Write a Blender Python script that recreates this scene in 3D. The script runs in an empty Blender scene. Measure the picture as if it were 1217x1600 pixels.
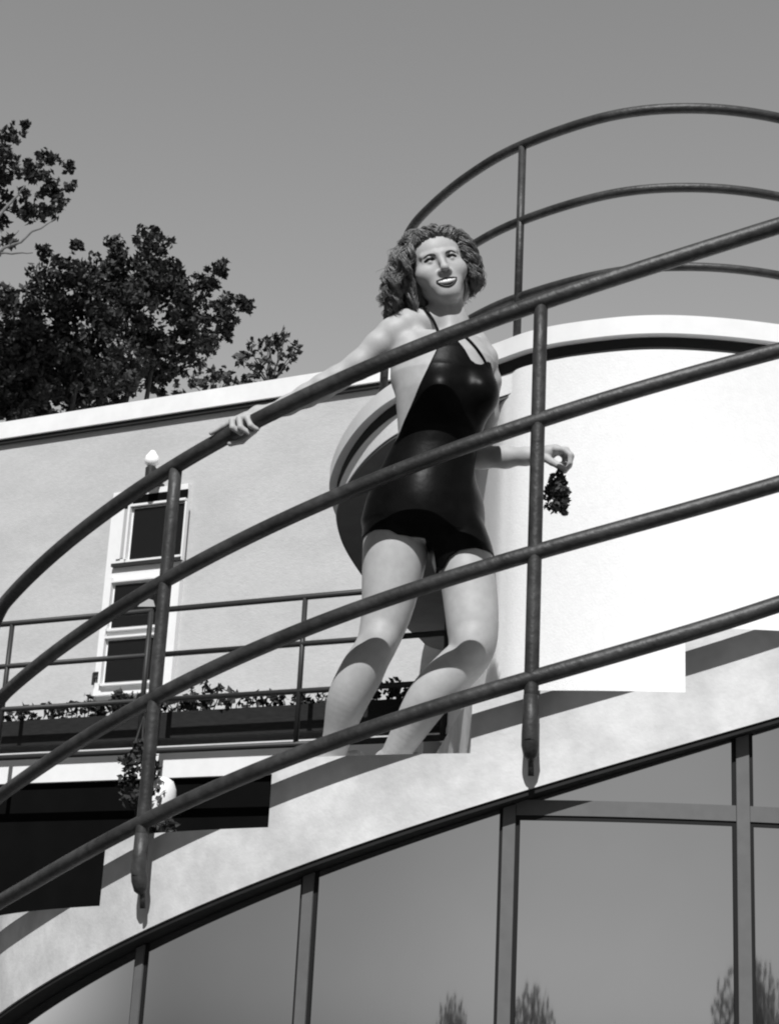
import bpy, math, random, time
import numpy as np
T0 = time.time()
random.seed(7); rng = np.random.default_rng(7)
scene = bpy.context.scene
COL = scene.collection
rad = math.radians

# ------------------------------------------------------------------ camera
F = 2719.0; PITCH = rad(17.9); ROLL = rad(3.0)
CAM = np.array([0, 0, 1.5])
fw = np.array([0, math.cos(PITCH), math.sin(PITCH)])
_r0 = np.array([1., 0, 0]); _u0 = np.cross(_r0, fw)
cr = math.cos(ROLL) * _r0 + math.sin(ROLL) * _u0
cu = -math.sin(ROLL) * _r0 + math.cos(ROLL) * _u0
def ray(px, py): return fw + (px - 608.5) / F * cr - (py - 800) / F * cu
def on_y(px, py, y): d = ray(px, py); return CAM + d * (y - CAM[1]) / d[1]
def on_z(px, py, z): d = ray(px, py); return CAM + d * (z - CAM[2]) / d[2]
D_AX = 7.0
_d = ray(1000, 1200); AX = _d[:2] / np.linalg.norm(_d[:2]) * D_AX      # axis of the spiral stair
def on_cyl(px, py, R):
    d = ray(px, py); a = d[0]**2 + d[1]**2
    ex, ey = -AX[0], -AX[1]
    b = d[0]*ex + d[1]*ey; c = ex*ex + ey*ey - R*R
    s = max(b*b - a*c, 0)
    return CAM + d * (-b - math.sqrt(s)) / a
def th_of(q): return math.atan2(AX[0]-q[0], AX[1]-q[1])
def cylp(th, R, z): return np.array([AX[0]-R*math.sin(th), AX[1]-R*math.cos(th), z])

cam = bpy.data.cameras.new('camera'); camo = bpy.data.objects.new('camera', cam); COL.objects.link(camo)
from mathutils import Matrix, Vector
M = Matrix(((cr[0], cu[0], -fw[0], CAM[0]), (cr[1], cu[1], -fw[1], CAM[1]), (cr[2], cu[2], -fw[2], CAM[2]), (0, 0, 0, 1)))
camo.matrix_world = M
cam.sensor_fit = 'VERTICAL'; cam.sensor_height = 24; cam.lens = F / 1600 * 24
cam.clip_end = 2000; cam.clip_start = 0.05
scene.camera = camo
scene.view_settings.view_transform = 'Standard'; scene.view_settings.look = 'None'
scene.view_settings.exposure = 0.6; scene.view_settings.gamma = 1.0
scene.cycles.filter_width = 2.1
scene.cycles.max_bounces = 6

# ------------------------------------------------------------------ light
SUN_EL, SUN_AZ = rad(47.5), rad(9)          # sun behind the camera, a little to the left
w = bpy.data.worlds.new('World'); scene.world = w; w.use_nodes = True
nt = w.node_tree; bg = nt.nodes['Background']
sky = nt.nodes.new('ShaderNodeTexSky'); sky.sky_type = 'NISHITA'; sky.sun_disc = False
sky.sun_elevation = SUN_EL; sky.sun_rotation = math.pi + SUN_AZ
bw = nt.nodes.new('ShaderNodeRGBToBW')
nt.links.new(sky.outputs[0], bw.inputs[0])
# sky dimmed overhead, sunward and to the left so that shadows come out deeper
tcw = nt.nodes.new('ShaderNodeTexCoord'); dt = nt.nodes.new('ShaderNodeVectorMath'); dt.operation = 'DOT_PRODUCT'
dt.inputs[1].default_value = (-.46, -.70, .54); nt.links.new(tcw.outputs['Generated'], dt.inputs[0])
mrw = nt.nodes.new('ShaderNodeMapRange'); mrw.interpolation_type = 'SMOOTHSTEP'
for k_, v_ in ((1, -.15), (2, .55), (3, 1.), (4, .26)): mrw.inputs[k_].default_value = v_
nt.links.new(dt.outputs['Value'], mrw.inputs[0])
mw = nt.nodes.new('ShaderNodeMath'); mw.operation = 'MULTIPLY'
nt.links.new(bw.outputs[0], mw.inputs[0]); nt.links.new(mrw.outputs[0], mw.inputs[1]); nt.links.new(mw.outputs[0], bg.inputs[0])
bg.inputs[1].default_value = 0.11
sl = bpy.data.lights.new('sun', 'SUN'); sl.energy = 3.5; sl.angle = rad(0.5); sl.color = (1, 1, 1)
so = bpy.data.objects.new('sun', sl); COL.objects.link(so)
sv = Vector((-math.sin(SUN_AZ)*math.cos(SUN_EL), -math.cos(SUN_AZ)*math.cos(SUN_EL), math.sin(SUN_EL)))
so.rotation_euler = sv.to_track_quat('Z', 'Y').to_euler()

# ------------------------------------------------------------------ materials (a black and white scene)
def mat(name, v, rough=.7, spec=.3, noise=0., scale=8., bump=0., bscale=60., metallic=0., stain=0., sscale=1.5, stretch=None):
    m = bpy.data.materials.new(name); m.use_nodes = True
    n = m.node_tree.nodes; l = m.node_tree.links; p = n['Principled BSDF']
    p.inputs['Roughness'].default_value = rough; p.inputs['Specular IOR Level'].default_value = spec
    p.inputs['Metallic'].default_value = metallic
    tc = n.new('ShaderNodeTexCoord'); src = tc.outputs['Object']
    if stretch:
        mp = n.new('ShaderNodeMapping'); mp.inputs['Scale'].default_value = stretch
        l.new(src, mp.inputs[0]); src = mp.outputs[0]
    rgb = n.new('ShaderNodeValue'); rgb.outputs[0].default_value = v; out = rgb.outputs[0]
    def mulnoise(out, amt, sc, det, lo, hi):
        t = n.new('ShaderNodeTexNoise'); t.inputs['Scale'].default_value = sc; t.inputs['Detail'].default_value = det
        l.new(src, t.inputs['Vector'])
        r = n.new('ShaderNodeMapRange'); r.inputs[1].default_value = lo; r.inputs[2].default_value = hi
        r.inputs[3].default_value = 1 - amt; r.inputs[4].default_value = 1 + amt*.6
        l.new(t.outputs[0], r.inputs[0])
        mu = n.new('ShaderNodeMath'); mu.operation = 'MULTIPLY'
        l.new(out, mu.inputs[0]); l.new(r.outputs[0], mu.inputs[1]); return mu.outputs[0]
    if noise: out = mulnoise(out, noise, scale, 6, .3, .7)
    if stain: out = mulnoise(out, stain, sscale, 4, .38, .6)
    l.new(out, p.inputs['Base Color'])
    if bump:
        t = n.new('ShaderNodeTexNoise'); t.inputs['Scale'].default_value = bscale; t.inputs['Detail'].default_value = 5
        l.new(src, t.inputs['Vector'])
        b = n.new('ShaderNodeBump'); b.inputs['Strength'].default_value = bump; b.inputs['Distance'].default_value = .01
        l.new(t.outputs[0], b.inputs['Height']); l.new(b.outputs[0], p.inputs['Normal'])
    return m
M_drum = mat('white_render', .74, .9, .1, noise=.03, scale=40, bump=.12, bscale=120, stain=.03)
M_string = mat('stair_concrete', .57, .9, .1, noise=.07, scale=30, bump=.10, bscale=90, stain=.15, sscale=5)
M_wall = mat('rear_wall_render', .46, .9, .1, noise=.06, scale=25, bump=.2, bscale=60, stain=.06, sscale=2, stretch=(1, 1, 2.5))
M_fascia = mat('painted_fascia', .74, .8, .2, noise=.03, scale=20, stain=.04, sscale=3)
M_soffit = mat('shade_grey_soffit', .13, .9, .1, noise=.08, scale=12)  # shade of the tower underside put into the base colour
M_shade_band = mat('cornice_shade', .03, .9, .1)  # shade under cornice and eaves as a near-black colour
M_pipe = mat('dark_pipe_paint', .034, .5, .4, noise=.4, scale=30, bump=.3, bscale=45, stain=.3, sscale=5)
M_thin = mat('dark_thin_pipe_paint', .028, .5, .3, noise=.1, scale=60)
M_under_shade = mat('underside_shade', .016, .7, .2, noise=.2, scale=20)  # shade of the stair underside put into the colour
M_frame = mat('grey_steel_frame', .12, .55, .3, noise=.08, scale=30)
M_gasket = mat('black_gasket', .012, .7, .2)
M_glass = mat('mirroring_glass', .74, .03, .5, metallic=1.0, stain=.05, sscale=1.2)
M_pane = mat('dark_window_glass', .01, .08, .4)
M_void = mat('recess_black', .004, .9, .05, noise=.2, scale=6)
M_wood = mat('white_window_wood', .72, .6, .3, noise=.03, scale=20)
M_sash = mat('grey_sash_glass', .38, .3, .4)
M_box = mat('dark_planter_wood', .022, .8, .1, noise=.25, scale=20, stretch=(1, 1, 6))
M_skin = mat('skin', .37, .5, .2, noise=.08, scale=40, bump=.05, bscale=260)
M_suit = mat('black_satin', .0045, .36, .055, noise=.3, scale=25, bump=.22, bscale=12)
M_hair = mat('wavy_hair', .145, .42, .6, noise=.55, scale=30)
M_brow = mat('eyebrow_hair', .07, .8, .1)
M_lip = mat('lipstick', .022, .45, .3)
M_mouth = mat('mouth_inside', .008, .8, .1)
M_teeth = mat('teeth', .78, .3, .4)
M_eyew = mat('eye_white', .06, .5, .1)
M_iris = mat('iris', .012, .5, .1)
M_leaf = mat('tree_leaf', .03, .6, .25, noise=.5, scale=3)
M_leaf2 = mat('small_tree_leaf', .055, .6, .25, noise=.4, scale=3)
M_bark = mat('bark', .05, .9, .1, noise=.3, scale=20, bump=.6, bscale=30)
M_branch = mat('pale_bark', .16, .9, .1, noise=.3, scale=20)
M_plant = mat('planter_leaf', .03, .6, .3, noise=.5, scale=15)
M_petal = mat('dark_petal', .05, .7, .2, noise=.5, scale=60)
M_petal2 = mat('pale_petal', .30, .7, .2, noise=.4, scale=60)
M_pot = mat('white_pot_glaze', .82, .4, .4, noise=.03, scale=20)
M_globe = mat('opal_glass_globe', .9, .2, .5)
M_ground = mat('lawn', .09, .95, .1, noise=.4, scale=3, stain=.2, sscale=.3)

# ------------------------------------------------------------------ mesh helpers
def mesh_np(name, V, Fq, m, parent=None, smooth=True):
    V = np.asarray(V, dtype=np.float32)
    me = bpy.data.meshes.new(name)
    if isinstance(Fq, np.ndarray):
        k = Fq.shape[1]
        me.vertices.add(len(V)); me.vertices.foreach_set('co', V.ravel())
        me.loops.add(Fq.size); me.loops.foreach_set('vertex_index', Fq.astype(np.int32).ravel())
        me.polygons.add(len(Fq)); me.polygons.foreach_set('loop_start', np.arange(0, Fq.size, k, dtype=np.int32))
        try: me.polygons.foreach_set('loop_total', np.full(len(Fq), k, dtype=np.int32))
        except Exception: pass
    else:
        me.from_pydata([tuple(map(float, v)) for v in V], [], Fq)
    me.update(calc_edges=True); me.validate()
    me.polygons.foreach_set('use_smooth', np.full(len(me.polygons), smooth, dtype=bool))
    me.materials.append(m)
    o = bpy.data.objects.new(name, me); COL.objects.link(o)
    if parent is not None:
        o.parent = parent
        o.matrix_parent_inverse = parent.matrix_basis.inverted()
    return o
class MB:
    def __init__(s): s.v = []; s.f = []
    def add(s, V, Fs):
        n = len(s.v); s.v += [tuple(v) for v in V]; s.f += [tuple(i+n for i in f) for f in Fs]; return s
    def prism(s, poly, d):
        """polygon (3D points) pushed along vector d, closed"""
        n = len(poly); d = np.asarray(d, float)
        V = [np.asarray(p, float) for p in poly]; V += [p + d for p in V]
        Fs = [tuple(range(n))[::-1], tuple(range(n, 2*n))]
        Fs += [(i, (i+1) % n, n+(i+1) % n, n+i) for i in range(n)]
        return s.add(V, Fs)
    def tube(s, P, r, seg=12, cap=True):
        P = [np.asarray(p, float) for p in P]; n = len(P)
        R = r if hasattr(r, '__len__') else [r]*n
        T = []
        for i in range(n):
            a = P[max(i-1, 0)]; b = P[min(i+1, n-1)]; t = b-a; T.append(t/max(np.linalg.norm(t), 1e-9))
        up = np.array([0, 0, 1.]) if abs(T[0][2]) < .9 else np.array([1., 0, 0])
        x = np.cross(up, T[0]); x /= np.linalg.norm(x)
        V = []
        for i in range(n):
            x = x - T[i]*(x@T[i]); x /= max(np.linalg.norm(x), 1e-9); y = np.cross(T[i], x)
            for k in range(seg):
                a = 2*math.pi*k/seg; V.append(P[i] + R[i]*(math.cos(a)*x + math.sin(a)*y))
        Fs = [(i*seg+k, i*seg+(k+1) % seg, (i+1)*seg+(k+1) % seg, (i+1)*seg+k) for i in range(n-1) for k in range(seg)]
        if cap:
            Fs.append(tuple(range(seg))[::-1]); Fs.append(tuple(range((n-1)*seg, n*seg)))
        return s.add(V, Fs)
    def lathe(s, c, prof, seg=20):
        V = []; n = len(prof)
        for r, z in prof:
            for k in range(seg):
                a = 2*math.pi*k/seg; V.append((c[0]+r*math.cos(a), c[1]+r*math.sin(a), c[2]+z))
        Fs = [(i*seg+k, i*seg+(k+1) % seg, (i+1)*seg+(k+1) % seg, (i+1)*seg+k) for i in range(n-1) for k in range(seg)]
        Fs.append(tuple(range(seg))[::-1]); Fs.append(tuple(range((n-1)*seg, n*seg)))
        return s.add(V, Fs)
    def obj(s, name, m, parent=None, smooth=False):
        return mesh_np(name, np.array(s.v), s.f, m, parent, smooth)
def thing(name, loc, label, cat, group=None):
    o = bpy.data.objects.new(name, None); COL.objects.link(o); o.location = tuple(loc)
    o.empty_display_size = .1
    return tag(o, label, cat, group)
def tag(o, label, cat, group=None, kind=None):
    o['label'] = label; o['category'] = cat
    if group: o['group'] = group
    if kind: o['kind'] = kind
    return o
def catmull(P, n=8, closed=False):
    P = [np.asarray(p, float) for p in P]; N = len(P); out = []
    rngi = range(N if closed else N-1)
    for i in rngi:
        if closed: a, b, c, d = P[i-1], P[i], P[(i+1) % N], P[(i+2) % N]
        else: a, b, c, d = P[max(i-1, 0)], P[i], P[i+1], P[min(i+2, N-1)]
        for k in range(n):
            t = k/n
            out.append(.5*((2*b)+(-a+c)*t+(2*a-5*b+4*c-d)*t*t+(-a+3*b-3*c+d)*t**3))
    if not closed: out.append(P[-1])
    return out

# ------------------------------------------------------------------ ground
g = MB(); g.add([(-900, -900, 0), (900, -900, 0), (900, 900, 0), (-900, 900, 0)], [(0, 1, 2, 3)])
o = g.obj('ground', M_ground); o['kind'] = 'structure'

# ------------------------------------------------------------------ spiral stair
RF, RR, RG, RI = 2.52, 2.58, 2.455, 1.36
def fit(pxs, R, deg=3):
    q = [on_cyl(x, y, R) for x, y in pxs]; t = np.array([th_of(p) for p in q]); z = np.array([p[2] for p in q])
    c = np.polyfit(t, z, deg); lo, hi = t.min()+.02, t.max()-.03; dc = np.polyder(c)
    def fn(a):
        if a < lo: return np.polyval(c, lo) + min(max(np.polyval(dc, lo), -1.0), -.5)*(a-lo)
        if a > hi: return np.polyval(c, hi) + min(max(np.polyval(dc, hi), -.8), -.4)*(a-hi)
        return np.polyval(c, a)
    fn.err = float(np.abs(np.polyval(c, t)-z).max())
    return fn
low_edge = fit([(0, 1583), (41, 1553), (103, 1518), (197, 1468), (288, 1423), (370, 1390), (500, 1343), (600, 1303), (788, 1247), (955, 1194), (1132, 1143), (1217, 1120)], RF, 4)
rails_px = [
 [(0, 952), (70, 882), (140, 819), (196, 777), (245, 742), (290, 719), (345, 693), (420, 650), (539, 591), (599, 565), (659, 541), (689, 527), (727, 512), (813, 484), (938, 444), (1019, 414), (1217, 352)],
 [(0, 1092), (70, 1032), (140, 980), (210, 934), (280, 896), (350, 861), (420, 824), (513, 779), (642, 728), (727, 693), (820, 666), (938, 628), (1046, 595), (1217, 547)],
 [(0, 1243), (82, 1189), (164, 1136), (246, 1082), (329, 1045), (411, 1012), (440, 1001), (558, 953), (677, 914), (767, 880), (834, 863), (920, 839), (1068, 800), (1217, 755)],
 [(0, 1409), (82, 1362), (164, 1314), (246, 1275), (329, 1238), (411, 1197), (500, 1164), (558, 1147), (677, 1107), (811, 1068), (955, 1024), (1066, 990), (1217, 944)]]
rail_fn = [fit(p, RR, 4) for p in rails_px]
print('fit errs', low_edge.err, [f.err for f in rail_fn])

risers = [rad(92), rad(78), rad(63.5), rad(46.8), rad(32.1), rad(18.73), rad(6.07), rad(-6.5), rad(-19), rad(-32), rad(-45), rad(-58)]
treads = [1.53, 1.73, 1.926, 2.125, 2.312, 2.478, 2.652, 2.83, 3.01, 3.19, 3.37]       # level between riser i and i+1
inner_px = {5: (682, 1130, 5.52)}
def inner_pt(i):
    th = risers[i]
    if i in inner_px: return on_y(*inner_px[i])[:2]
    if i == 6: return cylp(th, RF, 0)[:2] + np.array([.30, .95])
    return cylp(th, RI, 0)[:2]
stair = thing('spiral_staircase', cylp(rad(20), RF, 0), 'pale concrete curved staircase with stepped outer edge climbing round the white tower', 'staircase')
for i in range(len(treads)):
    a, b = risers[i], risers[i+1]; z = treads[i]
    n = max(int(abs(a-b)/rad(.8)), 2)
    V = []; ia, ib = inner_pt(i), inner_pt(i+1)
    for k in range(n+1):
        t = a + (b-a)*k/n; s = k/n
        p = cylp(t, RF, z)
        q2 = cylp(t, RI, z)[:2]
        q2 = q2 + (1-s)**2*(ia - cylp(a, RI, 0)[:2]) + s**2*(ib - cylp(b, RI, 0)[:2])
        zb = low_edge(t)
        V += [(p[0], p[1], z), (p[0], p[1], zb), (q2[0], q2[1], z), (q2[0], q2[1], zb)]
    Fs = []
    for k in range(n):
        o4 = 4*k
        Fs += [(o4+1, o4+5, o4+4, o4), (o4, o4+4, o4+6, o4+2), (o4+2, o4+6, o4+7, o4+3), (o4+3, o4+7, o4+5, o4+1)]
    Fs += [(0, 2, 3, 1), (4*n+1, 4*n+3, 4*n+2, 4*n)]
    MB().add(V, Fs).obj('step', M_string, stair)
# dark sheet under the outer edge, underside shade put into its colour
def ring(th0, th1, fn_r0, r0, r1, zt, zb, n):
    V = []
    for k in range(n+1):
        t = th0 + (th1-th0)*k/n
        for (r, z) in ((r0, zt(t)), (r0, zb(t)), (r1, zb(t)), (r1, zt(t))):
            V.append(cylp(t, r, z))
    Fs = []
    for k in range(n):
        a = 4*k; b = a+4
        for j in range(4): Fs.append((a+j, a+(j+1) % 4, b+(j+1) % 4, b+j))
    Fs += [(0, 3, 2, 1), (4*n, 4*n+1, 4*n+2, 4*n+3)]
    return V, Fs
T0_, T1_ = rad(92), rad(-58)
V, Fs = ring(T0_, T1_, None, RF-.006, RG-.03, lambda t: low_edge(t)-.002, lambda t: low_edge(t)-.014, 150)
MB().add(V, Fs).obj('shade_sheet', M_under_shade, stair)

# railing of the stair
rail = thing('stair_railing', cylp(rad(20), RR, 2.2), 'four thick dark curved rails with posts along the outer edge of the stair', 'railing')
for k, fn in enumerate(rail_fn):
    P = [cylp(t, RR, fn(t)) for t in np.linspace(rad(86), rad(-40), 130)]
    MB().tube(P, .0222 if k else .0238, 14).obj('top_rail' if k == 0 else 'middle_rail', M_pipe, rail, True)
for th, ft in ((rad(75.5), None), (th_of(on_cyl(276, 725, RR)), 1392), (th_of(on_cyl(845, 470, RR)), 1180), (rad(-11), None), (rad(-37), None)):
    zt = rail_fn[0](th)
    zb = low_edge(th) + .135 if ft is None else None
    if ft: zb = on_cyl(829 if ft == 1180 else 211, ft-22, RR)[2]
    c = cylp(th, RR, 0)
    p = MB().tube([(c[0], c[1], z) for z in np.linspace(zb, zt, 10)], .0195, 14).obj('post', M_pipe, rail, True)
    ci = cylp(th, RF-.01, 0)
    f = MB(); f.tube([(c[0], c[1], zb+.12), (c[0], c[1], zb+.05), (c[0], c[1], zb+.02), (c[0]*.9+ci[0]*.1, c[1]*.9+ci[1]*.1, zb-.01), (c[0]*.8+ci[0]*.2, c[1]*.8+ci[1]*.2, zb-.035), (c[0]*.7+ci[0]*.3, c[1]*.7+ci[1]*.3, zb-.045)], [.0203, .021, .0225, .0235, .019, .010], 14)
    f.tube([(c[0]*.7+ci[0]*.3, c[1]*.7+ci[1]*.3, zb-.03), (c[0]*.6+ci[0]*.4, c[1]*.6+ci[1]*.4, zb-.085)], .0085, 10)
    f.obj('post_foot', M_pipe, p, True)

# ------------------------------------------------------------------ curved glazed wall below the stair
glass = thing('glazed_wall', cylp(rad(20), RG, 0), 'curved glass wall with grey steel frame below the stair, mirroring the sky', 'glass wall')
mth = [th_of(on_cyl(1160, 1300, RG)), th_of(on_cyl(793, 1400, RG)), th_of(on_cyl(480, 1450, RG)), th_of(on_cyl(219, 1530, RG))]
mth = [mth[0]-2*rad(20), mth[0]-rad(20)] + mth + [mth[3]+rad(20)]
zt_ = on_cyl(1000, 1266, RG)[2]
ztop = lambda t: low_edge(t) - .016
TH = .020                                   # half height of transom
for i in range(len(mth)):
    t = mth[i]; hw = .0165/RG
    V, Fs = ring(t-hw, t+hw, None, RG+.010, RG-.03, ztop, lambda a: .05, 2)
    MB().add(V, Fs).obj('mullion', M_frame, glass)
    V, Fs = ring(t-hw-.004, t+hw+.004, None, RG+.004, RG-.02, lambda a: ztop(a)-.001, lambda a: .052, 2)
    MB().add(V, Fs).obj('gasket', M_gasket, glass)
for i in range(len(mth)-1):
    a, b = mth[i], mth[i+1]
    da = .0165/RG + .0045
    has_tr = ztop(.5*(a+b)) > zt_ + .06
    def pane(z0, z1):
        n = 64; V = []
        for k in range(n+1):
            t = a+da + (b-a-2*da)*k/n
            V += [cylp(t, RG, z0(t)), cylp(t, RG, max(z1(t), z0(t)+.0001)), cylp(t, RG-.012, max(z1(t), z0(t)+.0001)), cylp(t, RG-.012, z0(t))]
        Fs = []
        for k in range(n):
            q = 4*k
            for j in range(4): Fs.append((q+j, q+(j+1) % 4, q+4+(j+1) % 4, q+4+j))
        Fs += [(0, 3, 2, 1), (4*n, 4*n+1, 4*n+2, 4*n+3)]
        nf = 4*(n+1)
        V2 = [V[4*k+j] for k in range(n+1) for j in (0, 1)]
        F2 = [(nf+2*k, nf+2*k+1, nf+2*k+3, nf+2*k+2) for k in range(n)]
        Fs = [f for f in Fs if not (len(f) == 4 and f[0] % 4 == 0 and f[1] % 4 == 1 and f[2] == f[1]+4)]
        po = MB().add(V + V2, F2 + Fs).obj('pane', M_glass, glass, False)
        po.data.polygons.foreach_set('use_smooth', [i < n for i in range(len(po.data.polygons))])
    if has_tr:
        pane(lambda t: .1, lambda t: zt_-TH-.012)
        pane(lambda t: zt_+TH, ztop)
        V, Fs = ring(a+.0072, b-.0072, None, RG+.008, RG-.03, lambda t: zt_+TH, lambda t: zt_-TH, 16)
        MB().add(V, Fs).obj('transom', M_frame, glass)
        V, Fs = ring(a+.0073, b-.0073, None, RG+.004, RG-.02, lambda t: zt_-TH-.0005, lambda t: zt_-TH-.012, 16)
        MB().add(V, Fs).obj('gasket', M_gasket, glass)
    else:
        pane(lambda t: .1, ztop)
V, Fs = ring(mth[0], mth[-1], None, RG+.05, RG-.1, lambda t: .1, lambda t: 0., 60)
MB().add(V, Fs).obj('plinth', M_string, glass)

# ------------------------------------------------------------------ white tower with oval roof terrace
S = .92
def sz(z): return 1.5 + (z-1.5)*S
plan = [(1.40, 5.86), (1.11, 5.825), (.88, 5.845), (.66, 5.93), (.50, 6.03), (.37, 6.17), (.18, 6.375), (.0, 6.60), (-.12, 6.87), (-.21, 7.2), (-.27, 7.55), (-.29, 7.85), (-.255, 8.3), (-.14, 8.92), (.0, 9.5), (.16, 10.05), (.36, 10.4),
        (1.2, 10.7), (2.0, 10.3), (2.4, 9.2), (2.55, 7.8), (2.42, 6.9), (2.1, 6.25), (1.75, 5.95)]
P = np.array(catmull([np.array(p)*S for p in plan], 10, True))
def inset(P, d):
    t = np.roll(P, -1, 0) - np.roll(P, 1, 0); t /= np.linalg.norm(t, axis=1)[:, None]
    n = np.stack([t[:, 1], -t[:, 0]], 1)
    c = P.mean(0)
    if np.sum(n*(P-c)) > 0: n = -n
    return P + n*d
def extr(P, z0, z1, cap_top=True, cap_bot=True):
    n = len(P); V = [(p[0], p[1], z0) for p in P] + [(p[0], p[1], z1) for p in P]
    Fs = [(i, (i+1) % n, n+(i+1) % n, n+i) for i in range(n)]
    if cap_top: Fs.append(tuple(range(n, 2*n)))
    if cap_bot: Fs.append(tuple(range(n))[::-1])
    return V, Fs
tower = thing('white_tower', (P[:, 0].mean(), P[:, 1].mean(), 0), 'white rendered round tower with overhanging oval roof terrace behind the woman', 'tower')
ZF0, ZF1, ZS = sz(4.124), sz(4.196), sz(3.975)
MB().add(*extr(P, ZF0, ZF1)).obj('fascia', M_fascia, tower)
W_ = inset(P, .036)
MB().add(*extr(W_, ZS+.012, ZF0-.001)).obj('upper_wall', M_drum, tower)
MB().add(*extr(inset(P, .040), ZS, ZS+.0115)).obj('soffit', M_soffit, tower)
lw = [(1.40, 5.86), (1.11, 5.825), (.88, 5.845), (.66, 5.93), (.50, 6.03), (.41, 6.13), (.36, 6.28), (.325, 6.7), (.31, 7.4), (.305, 8.1), (.33, 9.0), (.42, 10.2),
      (1.2, 10.5), (1.9, 10.2), (2.3, 9.2), (2.45, 7.8), (2.35, 6.9), (2.08, 6.27), (1.75, 5.95)]
L = inset(np.array(catmull([np.array(p)*S for p in lw], 10, True)), .033)
MB().add(*extr(inset(P, .0335), ZF0-.046, ZF0-.0012)).obj('shade_band', M_shade_band, tower)  # dark strip on the wall painting the shade below the fascia
MB().add(*extr(L, 0, ZF0-.0455)).obj('lower_wall', M_drum, tower)

trail = thing('terrace_railing', (P[1, 0], P[1, 1], ZF1), 'dark pipe railing with three curved rails standing round the roof terrace of the tower', 'railing')
rp = [(2.3, 6.75), (2.1, 6.4), (1.75, 6.05), (1.41, 5.90), (1.08, 5.865), (.77, 5.955), (.45, 6.215), (.25, 6.49), (.10, 6.79), (.02, 7.03), (-.04, 7.4), (-.06, 7.78)]
RP = catmull([np.array(p)*S for p in rp], 8)
for k, (z, r) in enumerate(((sz(5.085), .0185), (sz(4.744), .0165), (sz(4.414), .0150))):
    pts = [np.array([p[0], p[1], z]) for p in RP]
    if k == 0:
        e = pts[-1]
        pts = pts[:-1] + [e + np.array([0, .0, -.004]), e + np.array([0, .035, -.02]), e + np.array([0, .055, -.07]), np.array([e[0], e[1]+.058, ZF1])]
    MB().tube(pts, r, 12).obj('top_rail' if k == 0 else 'middle_rail', M_pipe, trail, True)
for q in ((.457, 6.205), (1.62, 5.98), (2.3, 6.75)):
    c = np.array(q)*S
    MB().tube([(c[0], c[1], ZF1-.01), (c[0], c[1], sz(5.085))], .0145, 12).obj('post', M_pipe, trail, True)

# ------------------------------------------------------------------ rear building
hd = ray(-4700, 1400); hd[2] = 0; hd /= np.linalg.norm(hd)
nn = np.array([hd[1], -hd[0], 0]); 
if nn[1] > 0: nn = -nn
P0 = on_y(300, 1000, 10.35)
def fp(px, py, off=0.):
    d = ray(px, py); p0 = P0 + nn*off
    return CAM + d*((p0-CAM)@nn)/(d@nn)
def on_line(px, z, off=0.):
    """point of the plane under pixel column px at height z"""
    a = fp(px, 900, off); return np.array([a[0], a[1], z])
def fquad(px4, off, thick, mb=None):
    mb = mb or MB(); return mb.prism([fp(x, y, off) for x, y in px4], nn*thick)
def hbar(pxa, pya, pxb, off, thick, z0, z1, mb=None):
    """horizontal bar between two pixel columns of the plane"""
    mb = mb or MB()
    a = on_line(pxa, 0, max(off, 0)) + nn*min(off, 0); b = on_line(pxb, 0, max(off, 0)) + nn*min(off, 0)
    return mb.prism([(a[0], a[1], z0), (b[0], b[1], z0), (b[0], b[1], z1), (a[0], a[1], z1)], nn*thick)
def zat(px, py, off=0.): return fp(px, py, off)[2]
house = thing('rear_house', on_line(300, 0), 'pale rendered house with flat white eaves behind the stair', 'house')
zt0, zt1 = zat(300, 640, .05), zat(300, 613, .05)
hb = hbar(-400, 0, 900, -6, 6-.0, 0, zt0+.02); hb.obj('wall', M_wall, house)
hbar(-420, 0, 900, -6.2, 6.25, zt0, zt1).obj('roof_edge', M_fascia, house)
hbar(-415, 0, 900, .002, .03, zt0-.028, zt0-.001).obj('shade_band', M_shade_band, house)  # shadow band of the eaves built as a dark strip
# door and window strip
win = MB()
def uv(u0, u1, v0, v1):   # helper: quad following the leaning frame in the picture
    return [(u0[0], u0[1]), (u1[0], u1[1]), (v1[0], v1[1]), (v0[0], v0[1])]
def lean(x, y):  # x measured on row 765, drifting left as y grows (verticals lean in the picture)
    return x - (y-765)*.0985
def fr(x0, x1, y0, y1, off, thick, mb=None):
    s = -.075
    m_ = mb or MB()
    p = [fp(lean(x0, y0), y0, off), fp(lean(x1, y1), y1, off)]
    a, b = p[0].copy(), p[1].copy()
    a[2] = fp(lean(.5*(x0+x1), y0), y0, off)[2]; b[2] = fp(lean(.5*(x0+x1), y1), y1, off)[2]
    return m_.prism([(a[0], a[1], b[2]), (b[0], b[1], b[2]), (b[0], b[1], a[2]), (a[0], a[1], a[2])], nn*thick)
wd = fr(184, 302, 765, 1085, .001, .035); wobj = wd.obj('window_frame', M_wood, house)
fr(189, 295, 771, 790, .0365, .006).obj('blind_box', M_void, wobj)
fr(193, 199, 790, 874, .0365, .008).obj('sash', M_wood, wobj)
fr(199, 207, 791, 872, .0365, .004).obj('pane', M_sash, wobj)
fr(214, 294, 791, 870, .0365, .004).obj('pane', M_pane, wobj)
fr(190, 298, 877, 882, .0365, .03).obj('sill', M_thin, wobj)
fr(196, 273, 911, 978, .0365, .004).obj('pane', M_pane, wobj)
fr(196, 273, 952, 957, .041, .006).obj('glazing_bar', M_void, wobj)
MB().prism([fp(x, y, .0415) for x, y in ((216, 948), (228, 934), (240, 938), (243, 948))], nn*.004).obj('curtain', M_sash, wobj)
fr(194, 270, 999, 1064, .0365, .004).obj('pane', M_pane, wobj)
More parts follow.
